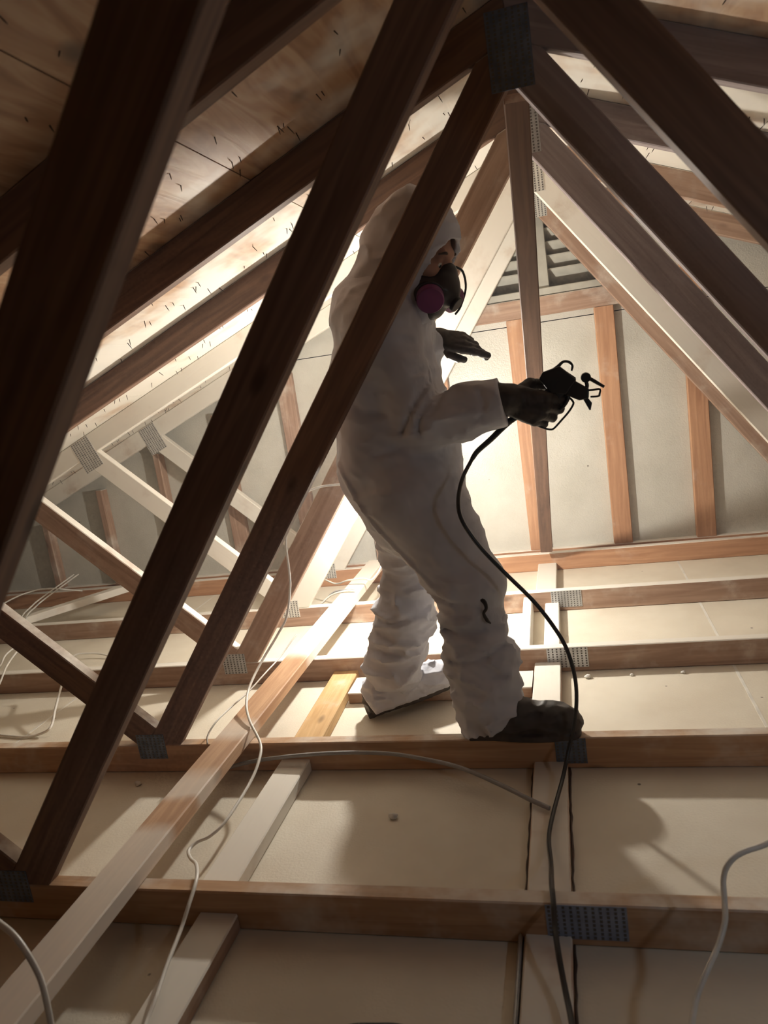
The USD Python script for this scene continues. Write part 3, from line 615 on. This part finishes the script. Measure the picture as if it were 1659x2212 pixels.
# half-mask respirator with two magenta cartridges
def mask(p):
    q = tohead(p)
    d = rcone(q, (.098, 0, -.012), (.092, 0, -.052), .020, .046)
    d = smin(d, rcone(q, (.085, 0, -.055), (.070, 0, -.108), .048, .040), .02)
    for s in (-1, 1):
        d = smin(d, rcone(q, (.085, 0, -.052), (.066, s * .055, -.078), .030, .026), .02)
        d = smin(d, rcone(q, (.07, s * .048, -.050), (.02, s * .078, -.045), .014, .009), .012)
    return smin(d, rcone(q, (.108, 0, -.066), (.126, 0, -.080), .024, .020), .010)
rs = obj('respirator', nets(mask, (-.40, 1.88, 1.18), (-.06, 2.20, 1.46), .0045), 'mask_rubber', me, smooth=True)
for s in (-1, 1):
    ax = unit(HF * .55 + HL * s * .80 - HU * .32); c = hp(.092, s * .062, -.084)
    fc = obj('filter_cartridge', disc(c + ax * .006, ax, .036, .028, 28), 'filter_magenta', rs, smooth=30)
    obj('cartridge_rim', disc(c - ax * .010, ax, .039, .008, 28), 'mask_rubber', fc, smooth=30)
obj('valve_cover', disc(hp(.140, 0, -.088), HF * .93 - HU * .3, .021, .012, 24), 'black_plastic', rs, smooth=30)
obj('strap', tube([hp(.105, .02, .0), hp(.118, .045, -.010), hp(.124, .075, -.05), hp(.118, .085, -.10), hp(.108, .085, -.125)], .0032, 6, 5), 'black_plastic', rs, smooth=True)

# gloves: palm, four fingers and a thumb, each finger its own chain
def hand_field(W, X, Y, Z, curl, thumb, k=1.0, spread=(.12, .03, -.05, -.14), r0=.0108):
    segs = []
    P = lambda a: W + k * (a[0] * X + a[1] * Y + a[2] * Z)
    mcp = [(.086, .029, 0), (.090, .009, .003), (.085, -.011, .001), (.076, -.029, -.004)]
    for i, m in enumerate(mcp):
        segs.append((P((.006, m[1] * .62, -.002)), P(m), .0175 * k, .0135 * k, 0))
        a = 0; pos = A(m, float); sc = (.93, 1.0, .94, .76)[i]; sp = spread[i]
        for j, L in enumerate((.047, .029, .024)):
            a += curl[i][j]; d = A([math.cos(a) * math.cos(sp), math.cos(a) * math.sin(sp), -math.sin(a)])
            new = pos + d * L * sc; segs.append((P(pos), P(new), (r0 + .0012 - .001 * j) * k * (.93 if i == 3 else 1), (r0 - .0008 * (j + 1)) * k * (.93 if i == 3 else 1), 1 + i)); pos = new
    pos = A([.020, .020, -.008])
    for (d, L, r) in thumb:
        new = pos + unit(d) * L; segs.append((P(pos), P(new), r * k, (r - .0015) * k, 6)); pos = new
    segs.append((P((-.03, 0, 0)), P((.012, 0, -.002)), .030 * k, .026 * k, 0))
    def f(p):
        groups = {}
        for a, b, ra, rb, g in segs:
            d = rcone(p, a, b, ra, rb); groups[g] = smin(groups[g], d, .007) if g in groups else d
        d = groups[0]
        for g in sorted(groups):
            if g: d = smin(d, groups[g], .0035)
        near = np.abs(d) < .01; n = meshkit.noise(p[near] * 90, 5); d[near] -= (1 - np.abs(2 * n - 1)) ** 3 * .0016
        return d
    return f
WR = A([-.092, 1.925, .985]); XR = unit((.90, .10, -.42)); YR = unit(A([.42, 0, .90]) - XR * (XR @ A([.42, 0, .90]))); ZR = np.cross(XR, YR)
gr = hand_field(WR, XR, YR, ZR, [(.55, .95, .5), (.75, 1.2, .7), (.8, 1.25, .7), (.8, 1.25, .7)],
                [((.5, .55, -.6), .042, .0150), ((.8, .2, -.6), .034, .0130), ((.95, 0, -.35), .026, .0115)], 1.10)
def glove_r(p):
    d = gr(p)
    return smin(d, rcone(p, (-.120, 1.930, .978), WR, .041, .036), .012)
obj('glove', nets(glove_r, (-.20, 1.84, .88), (.11, 2.06, 1.07), .0031), 'glove', me, smooth=True)
WL = A([-.300, 2.285, 1.168]); XL = unit((.95, -.02, -.30)); ZL = unit(A([.1, -.80, .60]) - XL * (XL @ A([.1, -.80, .60]))); YL = np.cross(XL, ZL)
gl = hand_field(WL, XL, YL, ZL, [(.0, .10, .1), (.35, .40, .2), (.55, .55, .25), (.70, .6, .3)],
                [((.80, .50, -.5), .040, .0160), ((.95, .15, -.3), .030, .0140), ((.97, -.1, -.2), .022, .0120)], .88, r0=.0125, spread=(.02, 0, -.03, -.07))
def glove_l(p): return smin(gl(p), rcone(p, (-.345, 2.285, 1.150), WL, .040, .030), .012)
obj('glove', nets(glove_l, (-.42, 2.17, 1.04), (-.12, 2.40, 1.24), .0031), 'glove', me, smooth=True)

# boots
def boot_field(heel, toe, top, floorz, k=1.0):
    X = unit(A(toe, float) - A(heel, float)); Y = unit(np.cross((0, 0, 1), X)); Z = np.cross(X, Y); L = np.linalg.norm(A(toe, float) - A(heel, float)); o = A(heel, float)
    P = lambda a, b, c: o + X * a * L + Y * b + Z * c
    def f(p):
        d = rcone(p, P(.14, 0, .043), P(.42, 0, .055), .041, .046)
        d = smin(d, rcone(p, P(.35, 0, .055), P(.80, .004, .040), .047, .038), .03)
        d = smin(d, rcone(p, P(.72, 0, .040), P(.885, .004, .034), .042, .031, (1, 1.15, 1)), .03)
        d = smin(d, rcone(p, P(.20, 0, .06), A(top, float), .048, .052), .03)
        q = (p - o) @ np.stack([X, Y, Z], 1); near = np.abs(d) < .02
        n = meshkit.noise(p[near] * A([30, 30, 44]), 8); d[near] -= (1 - np.abs(2 * n - 1)) ** 3 * .006
        d = np.maximum(d, .004 - q[:, 2])
        sole = np.maximum(np.maximum(np.abs(q[:, 2] - .009) - .009, np.abs(q[:, 1]) - (.040 + .008 * np.sin(np.clip(q[:, 0] / L, 0, 1) * 6.28 - 2.2))), np.maximum(-q[:, 0] + .004, q[:, 0] - L * .985))
        c0 = np.hypot(q[:, 0] - L * .80, q[:, 1]) - .052; sole = np.where(q[:, 0] > L * .80, np.maximum(sole, c0), sole)
        return np.minimum(d, sole)
    return f
bf = boot_field((-.290, 1.862, H + .001), (.020, 1.862, H + .001), (-.232, 1.885, .215), H)
obj('boot', nets(bf, (-.36, 1.76, .08), (.06, 1.97, .28), .0042), 'boot', me, smooth=True)
bl = boot_field((-.672, 2.155, .007), (-.372, 2.300, .058), (-.575, 2.185, .16), 0)
obj('boot', nets(bl, (-.74, 2.06, -.01), (-.31, 2.40, .23), .0042), 'boot', me, smooth=True)
def cover(p):                                                     # white overshoe on the rear boot, open at the heel's sole
    d = bl(p) - .0055; near = np.abs(d) < .02
    n = meshkit.noise(p[near] * A([20, 20, 30]), 12); d[near] -= (1 - np.abs(2 * n - 1)) ** 3 * .008
    X = unit((.300, .145, .042)); q = (p - A([-.672, 2.155, .004]))
    return np.maximum(d, np.maximum(.020 - (q @ unit((-.13, -.06, .99))), .035 - (q @ X) - .35 * q[:, 2]))
obj('boot_cover', nets(cover, (-.74, 2.04, -.01), (-.30, 2.42, .25), .0042), 'cloth', me, smooth=True, label='white fabric overshoe on the rear boot')
obj('knee_tie', tube([(-.235, 1.862, .490), (-.205, 1.850, .480), (-.198, 1.842, .462), (-.206, 1.842, .448), (-.200, 1.84, .430), (-.192, 1.846, .418)], [.003, .006, .0045, .004, .005, .002], 6, 5), 'glove', me, smooth=True, label='dark tie hanging at the front knee')

# ------------------------------------------------------------------ the spray gun in the right hand (lies in the plane y = GY)
GY = 1.955
gun = thing('spray_gun', 'black airless paint spray gun held in the gloved right hand', 'spray gun', (.0, GY, .93))
def rod(name, pts, r, matr='gun_metal', n=5, y=GY, k=8, parent=gun):
    return obj(name, tube([(a[0], y + (a[2] if len(a) > 2 else 0), a[1]) for a in pts], r, k, n), matr, parent, smooth=True)
def block(name, pts, w, r=.004, matr='gun_metal', parent=gun):
    return obj(name, hull(*[(x, GY + s * (w / 2 - r), z, r) for x, z in pts for s in (-1, 1)]), matr, parent, smooth=40)
block('handle', [(.026, 1.005), (.052, .985), (-.032, .912), (-.058, .934)], .030, .006, 'black_plastic')
block('gun_body', [(-.004, 1.022), (.004, 1.034), (.043, 1.043), (.077, 1.008), (.052, .980), (.02, .985)], .036, .004)
block('barrel', [(.060, 1.010), (.074, 1.004), (.106, .980), (.104, .962), (.085, .960), (.058, .975)], .026, .004)
block('packing_nut', [(.046, 1.040), (.078, 1.012), (.072, 1.005), (.040, 1.033)], .024, .003)
rod('hanging_hook', [(.020, 1.034), (.040, 1.046), (.052, 1.055), (.062, 1.056), (.071, 1.051), (.0755, 1.042), (.0725, 1.031)], [.005, .0045, .0036, .0034, .0034, .0032, .0024])
rod('trigger', [(.050, .985, -.004), (.058, .968, -.004), (.048, .950, -.004), (.034, .938, -.004)], [.005, .0055, .005, .004])
rod('trigger_guard', [(.046, .974), (.060, .966), (.068, .956), (.0685, .947), (.055, .929), (.035, .910), (.016, .893), (.006, .891), (-.010, .897), (-.040, .914)], .0026)
obj('tip_ball', disc((.105, GY, 1.010), (0, 1, 0), .0125, .020, 24), 'gun_metal', gun, smooth=30)
rod('tip_handle', [(.112, 1.008), (.126, .997), (.147, .981)], [.0045, .0048, .0035])
rod('tip_stem', [(.105, 1.0), (.106, .988), (.099, .974)], .0048)
tg = rod('tip_guard', [(.104, .978), (.118, .977), (.136, .9765), (.1345, .965), (.131, .960), (.112, .961)], .0026)
block('tip_flap', [(.094, .962), (.104, .958), (.112, .945), (.108, .930), (.102, .944)], .016, .0022)
rod('hose_fitting', [(-.046, .946), (-.062, .940), (-.076, .935), (-.090, .927)], [.012, .0125, .0095, .0088], n=2, k=14)
rod('hose_sleeve', [(-.086, .930, -.010), (-.112, .912, -.010), (-.145, .886, -.015), (-.182, .860, -.020), (-.198, .842, -.030)], [.0086, .0084, .0078, .0072, .0062], 'hose_black')
